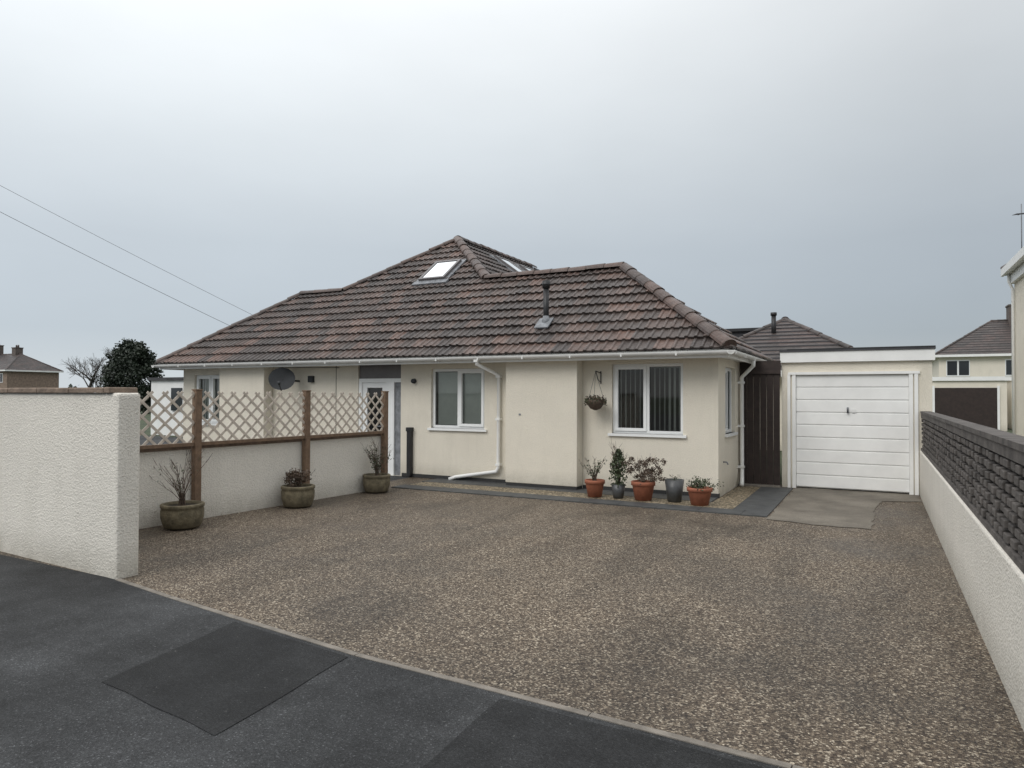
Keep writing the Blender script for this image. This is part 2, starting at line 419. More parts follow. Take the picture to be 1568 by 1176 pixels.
mb.tube([(-6.50,11.07,2.32),(-6.50,11.09,2.22),(-6.29,yo,2.03),(-6.29,yo,.30),(-6.33,yo,.22),(-7.22,yo,.07),(-7.35,yo-.05,.02)],.036,WHITEP,12)
for z in (2.0,1.2,.35): mb.box(-6.335,-6.245,yo-.045,11.6,z-.02,z+.02,WHITEP)
mb.box(-6.54,-6.46,11.03,11.11,2.26,2.31,WHITEP)
xo=XS+.07
mb.tube([(-1.965,13.2,2.30),(-1.965,13.2,2.2),(xo,13.42,2.0),(xo,13.42,.3),(xo+.02,13.3,.12),(xo+.04,13.15,.04)],.036,WHITEP,12)
for z in (1.9,1.1,.35): mb.box(XS,xo+.045,13.38,13.46,z-.02,z+.02,WHITEP)
mb.obj("downpipes",house)

# ---- roof tiles
def tiles(name,O,U,Sd,u0,u1,v1,clips,mat,parent,gauge=.33,tw=.30):
    O=Vector(O);U=Vector(U).normalized();Sd=Vector(Sd).normalized();Nn=U.cross(Sd)
    if Nn.z<0: Nn=-Nn
    bm=bmesh.new(); lay=bm.faces.layers.float.new("tile")
    prof=[(0,.008),(.014,.024),(.050,.026),(.070,.006),(.150,.004),(.164,.024),(.200,.026),(.220,.006),(.298,.004)]
    rows=int(v1/gauge)+2
    for i in range(rows):
        v=i*gauge-.045
        n0=int((u1-u0)/tw)+2; off=(i%2)*tw*.5; rw=random.uniform(-.003,.003)
        for j in range(-1,n0):
            uu=u0+j*tw-off; lift=.036+random.uniform(-.005,.008); sk=random.uniform(-.006,.006)+rw; c=random.random()
            tl=random.uniform(-.004,.004)
            lo=[];hi=[];bt=[]
            for a,h in prof:
                lo.append(bm.verts.new(O+U*(uu+a)+Sd*(v+sk)+Nn*(h+lift+tl*(a/.15-1))))
                hi.append(bm.verts.new(O+U*(uu+a)+Sd*(v+gauge+.01)+Nn*(h-.004)))
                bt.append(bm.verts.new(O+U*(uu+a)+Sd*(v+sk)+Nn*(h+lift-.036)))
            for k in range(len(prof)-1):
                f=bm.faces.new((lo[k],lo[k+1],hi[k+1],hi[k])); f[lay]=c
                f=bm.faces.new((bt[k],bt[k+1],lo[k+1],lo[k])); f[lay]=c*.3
    for p,n in clips:
        geom=bm.verts[:]+bm.edges[:]+bm.faces[:]
        bmesh.ops.bisect_plane(bm,geom=geom,dist=1e-5,plane_co=Vector(p),plane_no=Vector(n),clear_outer=True)
    me=bpy.data.meshes.new(name); bm.to_mesh(me); bm.free(); me.materials.append(mat)
    return link(bpy.data.objects.new(name,me),parent)
def ridge(mb,P,Q,r=.125,seg=.40,mat=None):
    mat=mat or RIDGE
    P=Vector(P);Q=Vector(Q);t=(Q-P).normalized();L_=(Q-P).length
    s=t.cross(Vector((0,0,1))).normalized(); up=s.cross(t)
    if up.z<0: up=-up
    k=max(1,round(L_/seg)); K=8
    for i in range(k):
        a=P+t*(L_*i/k); b=P+t*(L_*(i+1)/k+.02); c=random.random(); j=random.uniform(-.009,.009)
        V=[]
        for e,rr in ((a,r+.012),(b,r-.004)):
            for q in range(K+1):
                th=math.pi*q/K; V.append(e+s*math.cos(th)*rr+up*(math.sin(th)*rr*.85-.035+j))
        M=K+1
        mb.grid(V,[(q,q+1,M+q+1,M+q) for q in range(K)]+[tuple(range(K,-1,-1))],mat,c,False)
        V=[]
        for e in (a-t*.010,a+t*.010):
            for q in range(K+1):
                th=math.pi*q/K; V.append(e+s*math.cos(th)*(r+.004)+up*(math.sin(th)*(r+.004)*.85-.03+j))
        mb.grid(V,[(q,q+1,M+q+1,M+q) for q in range(K)],MORTAR)
t=2.55; YR=Y0+t; ZR=ZE+TP*t
A=Vector((XR-t,YR,ZR)); E=Vector((XL+2.2,YR,ZR)); CX,CY=-9.83,15.73; CZ=ZE+TP*(CY-Y0)
Bp=Vector((-7.75,YR,ZR)); Dp=Vector((-11.91,YR,ZR)); C=Vector((CX,CY,CZ)); Cb=Vector((CX,20.4,CZ))
def hipn(p,q,outside):
    d=Vector(q)-Vector(p); n=Vector((d.y,-d.x,0)).normalized()
    if n.dot(Vector(outside)-Vector(p))<0: n=-n
    return (Vector(p),n)
cr=(XR,Y0,ZE); cl=(XL,Y0,ZE)
slope=(0,1,TP)
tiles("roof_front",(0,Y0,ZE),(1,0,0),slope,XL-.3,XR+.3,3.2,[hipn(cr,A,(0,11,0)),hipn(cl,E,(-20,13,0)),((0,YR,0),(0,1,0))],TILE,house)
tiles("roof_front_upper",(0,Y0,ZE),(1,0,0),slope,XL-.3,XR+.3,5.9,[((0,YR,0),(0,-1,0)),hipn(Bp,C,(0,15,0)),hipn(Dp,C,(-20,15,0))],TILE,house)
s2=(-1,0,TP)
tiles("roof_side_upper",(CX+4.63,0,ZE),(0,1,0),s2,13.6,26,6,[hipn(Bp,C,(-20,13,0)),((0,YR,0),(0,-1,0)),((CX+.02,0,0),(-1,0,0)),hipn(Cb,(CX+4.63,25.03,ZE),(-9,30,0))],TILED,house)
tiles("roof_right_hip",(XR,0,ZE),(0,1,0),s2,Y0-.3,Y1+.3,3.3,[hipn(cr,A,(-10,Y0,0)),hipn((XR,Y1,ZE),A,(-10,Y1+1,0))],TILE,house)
mb=MB()
mb.face([(XL,Y0,ZE-.02),(XR,Y0,ZE-.02),A-Vector((0,0,.02)),E-Vector((0,0,.02))],FELT)
mb.face([Dp-Vector((0,0,.02)),Bp-Vector((0,0,.02)),C-Vector((0,0,.02))],FELT)
mb.face([(XR,Y0,ZE-.02),(XR,Y1,ZE-.02),A-Vector((0,0,.02))],FELT)
mb.face([(XL,Y1,ZE),(XL,Y0,ZE),E],TILED)
mb.face([(XR,Y1,ZE),(XL,Y1,ZE),E,A],TILED)
mb.face([(CX+4.63,Y0+1,ZE-.02),(CX+4.63,25.03,ZE-.02),Cb-Vector((0,0,.02)),C-Vector((0,0,.02))],FELT)
mb.face([(CX-4.63,25.03,ZE),(CX-4.63,YR,ZE),(CX-4.63+t,YR,ZR),C,Cb],TILED)
mb.face([(CX+4.63,25.03,ZE),(CX-4.63,25.03,ZE),Cb],TILED)
mb.obj("roof_deck",house)
mb=MB(); u=Vector((0,0,.05))
ridge(mb,Vector(cr)+u,A+u); ridge(mb,A+u,Bp+u,.115); ridge(mb,Bp+u,C+u,.12); ridge(mb,C+u,Cb+u,.115)
ridge(mb,Vector(cl)+u,E+u,.09); ridge(mb,E+u,Dp+u,.10); ridge(mb,Dp+u,C+u,.09)
mb.obj("ridge_tiles",house)
def rooflight(name,O,U,Sd,w,l):
    O=Vector(O);U=Vector(U).normalized();Sd=Vector(Sd).normalized();Nn=U.cross(Sd)
    if Nn.z<0: Nn=-Nn
    fr=lambda a,b,c: O+U*a+Sd*b+Nn*c
    mb=MB(); f=.06
    mb.box(-w/2-.12,w/2+.12,-.16,0,.02,.065,LEAD,fr); mb.box(-w/2-.09,w/2+.09,0.001,l+.09,.02,.06,LEAD,fr)
    for x0,x1,y0,y1 in ((-w/2,w/2,0,f),(-w/2,w/2,l-f,l),(-w/2,-w/2+f,f,l-f),(w/2-f,w/2,f,l-f)):
        mb.box(x0,x1,y0+.002,y1,.06,.12,PANEL,fr)
    mb.face([fr(-w/2+f,f,.105),fr(w/2-f,f,.105),fr(w/2-f,l-f,.105),fr(-w/2+f,l-f,.105)],SKYGL)
    return mb.obj(name,house)
zz=lambda y: ZE+TP*(y-Y0)
rooflight("rooflight",(-9.27,13.72,zz(13.72)),(1,0,0),slope,.72,.95)
zs=lambda x: CZ-TP*(x-CX)
rooflight("rooflight_side",(-8.55,17.2,zs(-8.55)),(0,1,0),s2,.8,1.0)
rooflight("rooflight_side",(-8.55,18.7,zs(-8.55)),(0,1,0),s2,.8,1.0)
mb=MB(); fx,fy=-5.48,11.9; fz=zz(fy)
mb.tube([(fx,fy,fz-.1),(fx,fy,3.66)],.052,BLACK,14); mb.tube([(fx,fy,3.66),(fx,fy,3.80)],.072,BLACK,14); mb.tube([(fx,fy,3.72),(fx,fy,3.74)],.08,BLACK,14)
mb.tube([(fx,fy,fz-.02),(fx,fy,fz+.16)],[.10,.056],LEAD,14)
Sn=Vector(slope).normalized(); Nn=Vector((1,0,0)).cross(Sn)
fr=lambda a,b,c: Vector((fx,fy,fz))+Vector((1,0,0))*a+Sn*b+Nn*c
mb.box(-.15,.13,-.22,.12,.045,.070,LEAD,fr)
mb.obj("flue_pipe",house)
mb=MB(); mb.box(-8.37,-8.28,11.50,11.598,.03,.98,BLACK); mb.box(-8.385,-8.265,11.49,11.598,.92,1.0,BLACK); mb.obj("meter_conduit",house,bevel=.006)
mb=MB()
mb.tube([(-8.25,11.6,1.93),(-8.25,11.53,1.93)],[.05,.045],DISH,12); mb.obj("door_light",house)
mb=MB()
mb.tube([(XS,12.0,.55),(XS+.06,12.0,.55),(XS+.08,12.0,.51)],.012,LEAD,6)
mb.box(-5.755,-5.715,11.322,11.33,1.29,1.32,LEAD)
mb.tube([(-10.3,11.595,2.28),(-10.3,11.592,.4)],.006,BLACK,4)
mb.tube([(-11.6,11.2,2.25),(-11.0,11.4,2.24),(-10.2,11.58,2.23)],.006,BLACK,4)
mb.obj("wall_fittings",house)
dish=empty("satellite_dish")
mb=MB(); dc=Vector((-11.38,11.10,1.99)); ax=Vector((.75,-1,.30)).normalized(); s_=ax.cross(Vector((0,0,1))).normalized(); up=s_.cross(ax)
if up.z<0: up=-up
V=[dc-ax*.05];F=[];K=24
for ri in (1,2,3,4):
    rr=.28*ri/4
    for k in range(K):
        a=2*math.pi*k/K; V.append(dc-ax*(.05-.05*(ri/4)**2)+s_*math.cos(a)*rr+up*math.sin(a)*rr*.9)
for k in range(K): F.append((0,1+k,1+(k+1)%K))
for ri in range(3):
    for k in range(K): F.append((1+ri*K+k,1+(ri+1)*K+k,1+(ri+1)*K+(k+1)%K,1+ri*K+(k+1)%K))
mb.grid(V,F,DISH,smooth=True); mb.obj("reflector",dish)
mb=MB(); mb.tube([dc-ax*.05,dc-ax*.14+Vector((0,.1,0)),Vector((-11.36,11.6,1.95))],.02,DISH)
mb.tube([dc-up*.26,dc-up*.2+ax*.3],.012,DISH,6); mb.tube([dc-up*.2+ax*.28,dc-up*.17+ax*.36],[.025,.035],DISH,8)
mb.box(-11.05,-10.92,11.53,11.6,1.92,2.06,DISH); mb.obj("mount_arm",dish)

# ------------------------------------------------------------------ side gate
gate=empty("side_gate"); mb=MB()
x=-2.24
while x<-1.56:
    w=min(.115,-1.545-x); mb.box(x+.002,x+w-.003,13.5+random.uniform(0,.006),13.53,.04,2.06,BROWNGATE); x+=.115
mb.obj("boards",gate)
mb=MB(); mb.box(-2.25,-1.54,13.47,13.495,2.06,2.13,BROWNGATE); mb.box(-2.26,-1.54,13.53,13.56,2.0,2.3,BROWNGATE); mb.box(-2.26,-1.54,13.35,13.5,0,.035,EDGE); mb.obj("rails",gate)

# ------------------------------------------------------------------ garage
gar=empty("garage"); G0,G1,GY=-1.53,.83,13.6
D0,D1,DZ=-1.35,.55,2.04
mb=MB()
gf=lambda u,n,w:(u,GY-n,w)
wall(mb,gf,G0,G1,0,2.26,0,[(D0,D1,0,DZ)],.12,CREAM)
mb.face([(G0,GY,0),(G0,19,0),(G0,19,2.3),(G0,GY,2.26)],CREAM); mb.face([(G1,GY,0),(G1,GY,2.26),(G1,19,2.3),(G1,19,0)],CREAM)
mb.face([(G0,19,0),(G1,19,0),(G1,19,2.3),(G0,19,2.3)],CREAM)
mb.obj("walls",gar)
mb=MB()
mb.box(G0-.02,G1+.04,GY-.06,GY-.002,2.262,2.45,WHITEP); mb.box(G0-.03,G1+.05,GY-.08,19.1,2.452,2.475,FELT)
mb.box(G0+.1,G1+.05,GY-.05,GY+.02,2.476,2.505,BLACK)
mb.box(G0-.02,G0-.001,GY,19,2.262,2.45,WHITEP); mb.box(G1+.001,G1+.04,GY,19,2.262,2.45,WHITEP)
mb.obj("flat_roof",gar)
mb=MB()
mb.box(D0-.07,D1+.1,GY-.04,GY-.002,DZ,DZ+.045,WHITEP); mb.box(D0,D0+.06,GY-.03,GY+.08,0,DZ,WHITEP); mb.box(D1-.06,D1,GY-.03,GY+.08,0,DZ,WHITEP)
mb.box(D1+.02,D1+.075,GY-.035,GY-.002,0,DZ,WHITEP); mb.box(D0-.08,D0-.03,GY-.035,GY-.002,0,DZ,WHITEP)
mb.obj("door_frame",gar)
mb=MB()
nP=9; h=(DZ-.03)/nP
for i in range(nP):
    z0=.02+i*h
    mb.grid([(D0+.062,GY+.024,z0+.010),(D1-.062,GY+.024,z0+.010),(D1-.062,GY+.014,z0+.02),(D0+.062,GY+.014,z0+.02),
             (D0+.062,GY+.012,z0+h-.012),(D1-.062,GY+.012,z0+h-.012),(D1-.062,GY+.030,z0+h-.004),(D0+.062,GY+.030,z0+h-.004),
             (D0+.062,GY+.030,z0+h+.010),(D1-.062,GY+.030,z0+h+.010)],
            [(0,1,2,3),(3,2,5,4),(4,5,6,7),(7,6,9,8)],WHITEP)
mb.box(D0+.062,D1-.062,GY+.036,GY+.06,.02,DZ,WHITEP)
mb.obj("up_and_over_door",gar)
mb=MB(); cx=(D0+D1)/2+.02; mb.box(cx-.08,cx-.05,GY-.02,GY+.010,1.36,1.46,LEAD); mb.tube([(cx-.065,GY-.01,1.42),(cx-.065,GY-.04,1.42),(cx-.065,GY-.045,1.36)],.009,BLACK,6)
mb.box(cx-.005,cx+.065,GY-.002,GY+.011,1.37,1.425,GUTTER); mb.obj("door_handle",gar)

# ------------------------------------------------------------------ roadside wall (left)
bw=empty("roadside_wall")
mb=MB()
def bentwall(mb,pts,th,z0,z1,mat):
    for (a,b) in zip(pts,pts[1:]):
        mb.grid([(a[0],a[1],z0),(b[0],b[1],z0),(b[0],b[1]+th,z0),(a[0],a[1]+th,z0),(a[0],a[1],z1),(b[0],b[1],z1),(b[0],b[1]+th,z1),(a[0],a[1]+th,z1)],
                [(0,1,5,4),(1,2,6,5),(2,3,7,6),(3,0,4,7),(4,5,6,7)],mat)
bentwall(mb,[(-14,4.45),(-6.0,3.92)],.22,-.05,1.66,CREAM2); mb.obj("wall_body",bw,bevel=.025)
mb=MB(); x=-14
while x<-6.15:
    x2=min(x+.6,-6.10); ya=3.92+(-6-x)*.0663; yb=3.92+(-6-x2)*.0663
    bentwall(mb,[(x+.002,ya-.03),(x2-.002,yb-.03)],.28,1.662,1.71+random.uniform(-.004,.004),COPING); x+=.6
mb.obj("coping",bw,bevel=.012)

# ------------------------------------------------------------------ trellis fence wall
tw_=empty("trellis_wall")
fa=Vector((-8.10,4.2,0)); fb=Vector((-7.74,9.98,0)); ft=(fb-fa).normalized(); fn=Vector((ft.y,-ft.x,0))
fr=lambda u,n,w: fa+ft*u+fn*n+Vector((0,0,w))
FL=(fb-fa).length
mb=MB(); mb.box(0,FL,-.15,0,-.03,.93,CREAM2,fr); mb.obj("low_wall",tw_)
mb=MB(); mb.box(0,FL,-.17,.02,.932,.975,COPING,fr); mb.obj("coping",tw_)
posts=[.25,2.05,3.92,5.72]
mb=MB()
for p in posts:
    mb.box(p-.045,p+.045,.022,.108,.02,1.70,WOOD,fr); mb.box(p-.05,p+.05,.014,.116,1.70,1.718,WOOD,fr)
mb.obj("posts",tw_,bevel=.004)
mb=MB()
def clipseg(u0,w0,u1,w1,U0,U1,W0,W1):
    t0,t1=0,1; dx,dy=u1-u0,w1-w0
    for p,q in ((-dx,u0-U0),(dx,U1-u0),(-dy,w0-W0),(dy,W1-w0)):
        if abs(p)<1e-9:
            if q<0: return None
        else:
            r=q/p
            if p<0: t0=max(t0,r)
            else: t1=min(t1,r)
    if t0>=t1: return None
    return u0+dx*t0,w0+dy*t0,u0+dx*t1,w0+dy*t1
for a,b in zip(posts,posts[1:]):
    U0,U1,W0,W1=a+.045,b-.045,.995,1.68
    for sgn,nn in ((1,.062),(-1,.071)):
        k=-14.0
        while k<16:
            sl=.92; dz=.185
            c=clipseg(U0-1,W0+sgn*(-1)*sl+k*dz,U1+1,W0+sgn*(U1+1-U0)*sl+k*dz,U0,U1,W0,W1)
            if c:
                u0,w0,u1,w1=c; d=Vector((u1-u0,w1-w0)); 
                if d.length>.03:
                    d.normalize(); pn=Vector((-d.y,d.x))*.0165; j=random.uniform(-.005,.005)
                    P=[(u0-pn.x,w0-pn.y+j),(u1-pn.x,w1-pn.y+j),(u1+pn.x,w1+pn.y+j),(u0+pn.x,w0+pn.y+j)]
                    V=[fr(x,nn,y) for x,y in P]+[fr(x,nn+.008,y) for x,y in P]
                    mb.grid(V,[(3,2,1,0),(4,5,6,7),(0,1,5,4),(1,2,6,5),(2,3,7,6),(3,0,4,7)],LATH)
            k+=1.0
mb.obj("lattice_panels",tw_)
mb=MB()
for a,b in zip(posts,posts[1:]): mb.box(a+.05,b-.05,.03,.09,.977,1.02,WOOD,fr)
mb.obj("bottom_rail",tw_)

# ------------------------------------------------------------------ right boundary
rb=empty("side_boundary_wall")
mb=MB(); mb.box(.64,.84,2.9,13.595,-.05,.75,CREAM2); mb.obj("wall_body",rb,bevel=.015)
mb=MB()
mb.box(.71,.74,2.9,13.59,.76,1.37,FENCEB)
mb.box(.655,.80,2.9,13.59,1.372,1.41,FENCE); mb.box(.665,.78,2.9,13.59,1.30,1.368,FENCE); mb.box(.66,.78,2.9,13.59,.752,.79,FENCE)
mb.obj("top_rail",rb)
mb=MB(); rows=7; rh=(1.295-.792)/rows
for i in range(rows):
    z=.792+i*rh; y=2.9+(i%2)*.10
    mb.box(.69,.705,2.9,13.59,z+.002,z+.014,FENCE)
    while y<13.4:
        dx=random.uniform(-.008,.008); dz=random.uniform(-.003,.003)
        mb.box(.668+dx,.708,y+random.uniform(-.006,.006),y+.13+random.uniform(-.008,.008),z+.016+dz,z+rh-.010+dz,FENCE,col=random.random()); y+=.20
mb.obj("woven_boards",rb,bevel=.005)
mb=MB()
for y in (4.2,6.05,7.9,9.75,11.6,13.4): mb.box(.742,.83,y-.045,y+.045,.752,1.40,FENCE)
mb.obj("posts",rb)

# ------------------------------------------------------------------ pots and plants
def twig_plant(mb,x,y,z,h,spread,n,leaf=None,nl=40,ls=.02,rad=.004,upright=.5):
    for i in range(n):
        a=random.uniform(0,6.28); sp=spread*random.uniform(.2,1); hh=h*random.uniform(.5,1)
        p=Vector((x+random.uniform(-.04,.04),y+random.uniform(-.04,.04),z)); path=[p.copy()]
        for k in range(5):
            f=(k+1)/5
            path.append(Vector((x+math.cos(a)*sp*f**(1.3)+random.uniform(-.015,.015),y+math.sin(a)*sp*f**1.3+random.uniform(-.015,.015),z+hh*f**(.8))))
        mb.tube(path,[rad*(1-.16*k) for k in range(6)],TWIG,4,cap=False)
        for b in range(3):
            q=random.choice(path[2:]); a2=a+random.uniform(-1.2,1.2); l=h*random.uniform(.12,.3)
            mb.tube([q,q+Vector((math.cos(a2)*l*.5,math.sin(a2)*l*.5,l*.7))],[rad*.6,rad*.3],TWIG,3,cap=False)
        if leaf:
            for b in range(nl//n+1):
                k=random.randint(1,4); q=path[k].lerp(path[k+1],random.random())+Vector([random.gauss(0,.02) for _ in range(3)])
                leafq(mb,q,ls*random.uniform(.6,1.3),leaf)
def leafq(mb,q,s,mat):
    a=Vector([random.gauss(0,1) for _ in range(3)]).normalized(); b=a.orthogonal().normalized()
    mb.face([q-a*s,q+b*s*.45,q+a*s,q-b*s*.45],mat,random.random())
def pot(name,x,y,r,h,mat,kind='taper'):
    e=empty(name); mb=MB()
    if kind=='taper': prof=[(0,0),(r*.68,0),(r*.9,h*.76),(r*.92,h*.78),(r,h*.79),(r,h*.98),(r*.97,h),(r*.86,h),(r*.84,h*.86),(0,h*.86)]
    elif kind=='square': prof=[(0,0),(r*.7,0),(r,h),(r*.9,h),(r*.88,h*.9),(0,h*.9)]
    else: prof=[(0,0),(r*.78,0),(r*.86,h*.06),(r*.98,h*.4),(r,h*.72),(r*.96,h*.82),(r*1.01,h*.86),(r*1.02,h*.97),(r*.98,h),(r*.86,h),(r*.84,h*.88),(0,h*.88)]
    mb.lathe(prof[:-1],x,y,.012,mat,28)
    mb.obj("pot",e)
    mb=MB(); n=20; mb.face([(x+math.cos(6.283*k/n)*r*.85,y+math.sin(6.283*k/n)*r*.85,.012+h*.88) for k in range(n)],SOIL); mb.obj("soil",e)
    return e
def plant(e,fn):
    mb=MB(); fn(mb); mb.obj("plant",e)
e=pot("terracotta_pot",-4.07,10.75,.165,.27,TERRA); plant(e,lambda m:twig_plant(m,-4.07,10.75,.24,.40,.27,20,LEAFG,150,.02,rad=.005))
e=pot("small_square_pot",-3.68,10.78,.115,.22,GREYPOT,'square')
def con(m):
    for i in range(700):
        f=random.random()**.8; rr=.14*math.sin(math.pi*min(1,f*.7+.25))*random.uniform(.2,1.15); a=random.uniform(0,6.28)
        leafq(m,Vector((-3.68+math.cos(a)*rr,10.78+math.sin(a)*rr,.2+.58*f)),.028,LEAFG)
    twig_plant(m,-3.68,10.78,.2,.68,.15,16,LEAFR,80,.02,rad=.005)
plant(e,con)
e=pot("terracotta_pot",-3.27,10.78,.19,.29,TERRA)
def shrub(x,y,z,rx,h,n,leaf,s):
    def f(m):
        cl=[(random.gauss(0,rx*.5),random.gauss(0,rx*.4),random.uniform(.15,1)*h) for _ in range(26)]
        for i in range(n):
            c=random.choice(cl); leafq(m,Vector((x+c[0]+random.gauss(0,.03),y+c[1]+random.gauss(0,.03),z+c[2]*.92+random.gauss(0,.025))),s*random.uniform(.6,1.2),leaf)
        twig_plant(m,x,y,z,h*1.05,rx*1.1,20)
    return f
plant(e,shrub(-3.27,10.78,.26,.31,.43,1500,LEAFR,.020))
e=pot("grey_planter",-2.79,10.84,.15,.34,GREYPOT,'square'); plant(e,lambda m:twig_plant(m,-2.79,10.84,.3,.12,.12,8,LEAFG,30,.015))
e=pot("terracotta_pot",-2.37,10.70,.19,.26,TERRA); plant(e,shrub(-2.37,10.70,.23,.2,.16,500,LEAFG,.02))
for (x,y,r,h,ph,lf) in ((-7.62,5.82,.25,.29,.66,0),(-7.57,7.72,.24,.30,.34,700),(-7.53,9.5,.23,.29,.60,220)):
    e=pot("stone_planter",x,y,r,h,STONEPOT,'belly')
    if lf==0: plant(e,lambda m:twig_plant(m,x,y,.26,ph,.42,22,LEAFG,40,.016,rad=.006))
    elif lf>500: plant(e,shrub(x,y,.26,.2,.26,900,LEAFR,.022))
    else: plant(e,lambda m:twig_plant(m,x,y,.26,ph,.28,34,LEAFG,lf,.02,rad=.005))
hb=empty("hanging_basket"); mb=MB(); hx,hy,hz=-4.28,11.33,1.52
mb.tube([(hx,11.59,2.08),(hx,11.59,1.86)],.01,BLACK,6); mb.tube([(hx,11.59,2.05),(hx,hy,2.07)],.010,BLACK,6); mb.tube([(hx,11.59,1.88),(hx,11.45,1.93),(hx,hy+.02,2.06)],.008,BLACK,6)
for k in range(3):
    a=k*2.094; mb.tube([(hx,hy,2.06),(hx+math.cos(a)*.15,hy+math.sin(a)*.15,hz+.07)],.003,BLACK,4)
mb.obj("bracket",hb)
mb=MB(); mb.lathe([(.02,-.12),(.09,-.09),(.14,-.02),(.155,.06),(.14,.06),(0,.05)],hx,hy,hz,TWIG,18); mb.obj("basket",hb)
mb=MB()
for i in range(420):
    a=random.uniform(0,6.28); rr=.19*math.sqrt(random.random()); leafq(mb,Vector((hx+math.cos(a)*rr,hy+math.sin(a)*rr,hz+.08+random.gauss(0,.035)-rr*.25)),.022,random.choice((LEAFR,LEAFG)))
twig_plant(mb,hx,hy,hz+.04,.1,.2,14)
mb.obj("plants",hb)
# leaf litter caught at edges of the drive
mb=MB()
for i in range(260):
    w_=random.random()
    if w_<.35: x,y=random.gauss(-7.75,.1)+.02,random.uniform(4.3,9.9); x=max(x,-7.95)
    elif w_<.6: x,y=.63-abs(random.gauss(0,.08)),random.uniform(3.6,13)
    elif w_<.8: x,y=random.uniform(-7.4,-1.5),10.05-abs(random.gauss(0,.12))
    else: x,y=random.uniform(-5.5,.5),random.uniform(3.8,9.8)
    s=random.uniform(.008,.017); a=random.uniform(0,6.28); dx,dy=math.cos(a)*s,math.sin(a)*s
    mb.face([(x-dx,y-dy,.006),(x+dy*.5,y-dx*.5,.010),(x+dx,y+dy,.014),(x-dy*.5,y+dx*.5,.008)],LEAFR,random.random())
mb.obj("leaf_litter")

# ------------------------------------------------------------------ background
WINDK,_,_N,_L,_B=newmat("dark_window_pane"); _B.inputs['Base Color'].default_value=(.03,.035,.04,1); _B.inputs['Roughness'].default_value=.08
def hip_house(name,x0,x1,y0,y1,ze,zr,wallm,roofm,wins=(),chim=(),ov=.4,z0=0,cm=None):
    cm=cm or BRICK
    e=empty(name); mb=MB(); mb.box(x0,x1,y0,y1,z0,ze-.01,wallm); mb.obj("walls",e)
    mb=MB(); a0,a1,b0,b1=x0-ov,x1+ov,y0-ov,y1+ov
    w=min(a1-a0,b1-b0)/2
    if (a1-a0)>=(b1-b0): P=[(a0+w,(b0+b1)/2,zr),(a1-w,(b0+b1)/2,zr)]; faces=[((a0,b0),(a1,b0),1,0),((a1,b0),(a1,b1),1,None),((a1,b1),(a0,b1),0,1),((a0,b1),(a0,b0),0,None)]
    else: P=[((a0+a1)/2,b0+w,zr),((a0+a1)/2,b1-w,zr)]; faces=[((a1,b0),(a1,b1),1,0),((a1,b1),(a0,b1),1,None),((a0,b1),(a0,b0),0,1),((a0,b0),(a1,b0),0,None)]
    for p,q,i,j in faces:
        pts=[(*p,ze-.05),(*q,ze-.05),P[i]]+([P[j]] if j is not None else [])
        n=14
        A0,B0=Vector(pts[0]),Vector(pts[1]); B1=Vector(pts[2]); A1=Vector(pts[3]) if len(pts)>3 else Vector(pts[2])
        for k in range(n):
            f0,f1=k/n,(k+1)/n; up=Vector((0,0,.04))
            l0,l1,h0,h1=A0.lerp(A1,f0),B0.lerp(B1,f0),A0.lerp(A1,f1),B0.lerp(B1,f1)
            m=max(1,int((l1-l0).length/.6))
            for q_ in range(m):
                mb.face([(l0.lerp(l1,q_/m))+up,(l0.lerp(l1,(q_+1)/m))+up,h0.lerp(h1,(q_+1)/m),h0.lerp(h1,q_/m)],roofm,random.random())
            mb.face([l0,l1,l1+up,l0+up],FELT)
    if (Vector(P[0])-Vector(P[1])).length>.3: ridge(mb,P[0],P[1],.12,.45,roofm)
    for cxy in ((a0,b0),(a1,b0),(a0,b1),(a1,b1)):
        tgt=min(P,key=lambda p:(p[0]-cxy[0])**2+(p[1]-cxy[1])**2); ridge(mb,(cxy[0],cxy[1],ze),tgt,.1,.45,roofm)
    mb.obj("roof",e)
    mb=MB(); mb.box(a0,a1,b0-.06,b0,ze-.22,ze-.03,WHITEP); mb.box(a0-.06,a0,b0,b1,ze-.22,ze-.03,WHITEP); mb.box(a1,a1+.06,b0,b1,ze-.22,ze-.03,WHITEP)
    mb.box(a0,a1,b0,b1,ze-.2,ze-.17,WHITEP); mb.obj("fascia",e)
    if wins:
        mb=MB()
        for (u0,u1,w0,w1) in wins:
            mb.box(u0,u1,y0-.05,y0-.002,w0,w1,WHITE)
            k=max(1,round((u1-u0)/.7)); pw=(u1-u0)/k
            for i in range(k): mb.box(u0+i*pw+.06,u0+(i+1)*pw-.06,y0-.056,y0-.051,w0+.08,w1-.08,WINDK)
        mb.obj("windows",e)
    if chim:
        mb=MB()
        for (cx,cy,cw,cz0,cz1) in chim:
            mb.box(cx-cw/2,cx+cw/2,cy-cw/2,cy+cw/2,cz0,cz1,cm); mb.box(cx-cw/2-.06,cx+cw/2+.06,cy-cw/2-.06,cy+cw/2+.06,cz1,cz1+.12,cm)
            for s in (-.25,.25): mb.tube([(cx+s*cw,cy,cz1+.12),(cx+s*cw,cy,cz1+.5)],[.13,.1],cm,8)
        mb.obj("chimney",e)
    return e
e=hip_house("neighbouring_bungalow",-5.6,.1,22.6,30,2.45,4.3,CREAM,TILED,ov=.4)
mb=MB(); mb.tube([(-3.0,24.5,3.6),(-3.0,24.5,4.32)],.075,BLACK,10); mb.tube([(-3.0,24.5,4.32),(-3.0,24.5,4.42)],.10,BLACK,10); mb.obj("flue",e)
mb=MB(); mb.box(-8.2,-3.4,25.2,27.5,2.5,3.9,FELT); mb.box(-8.3,-3.3,25.1,27.6,3.9,4.0,BLACK); mb.obj("dormer",e)
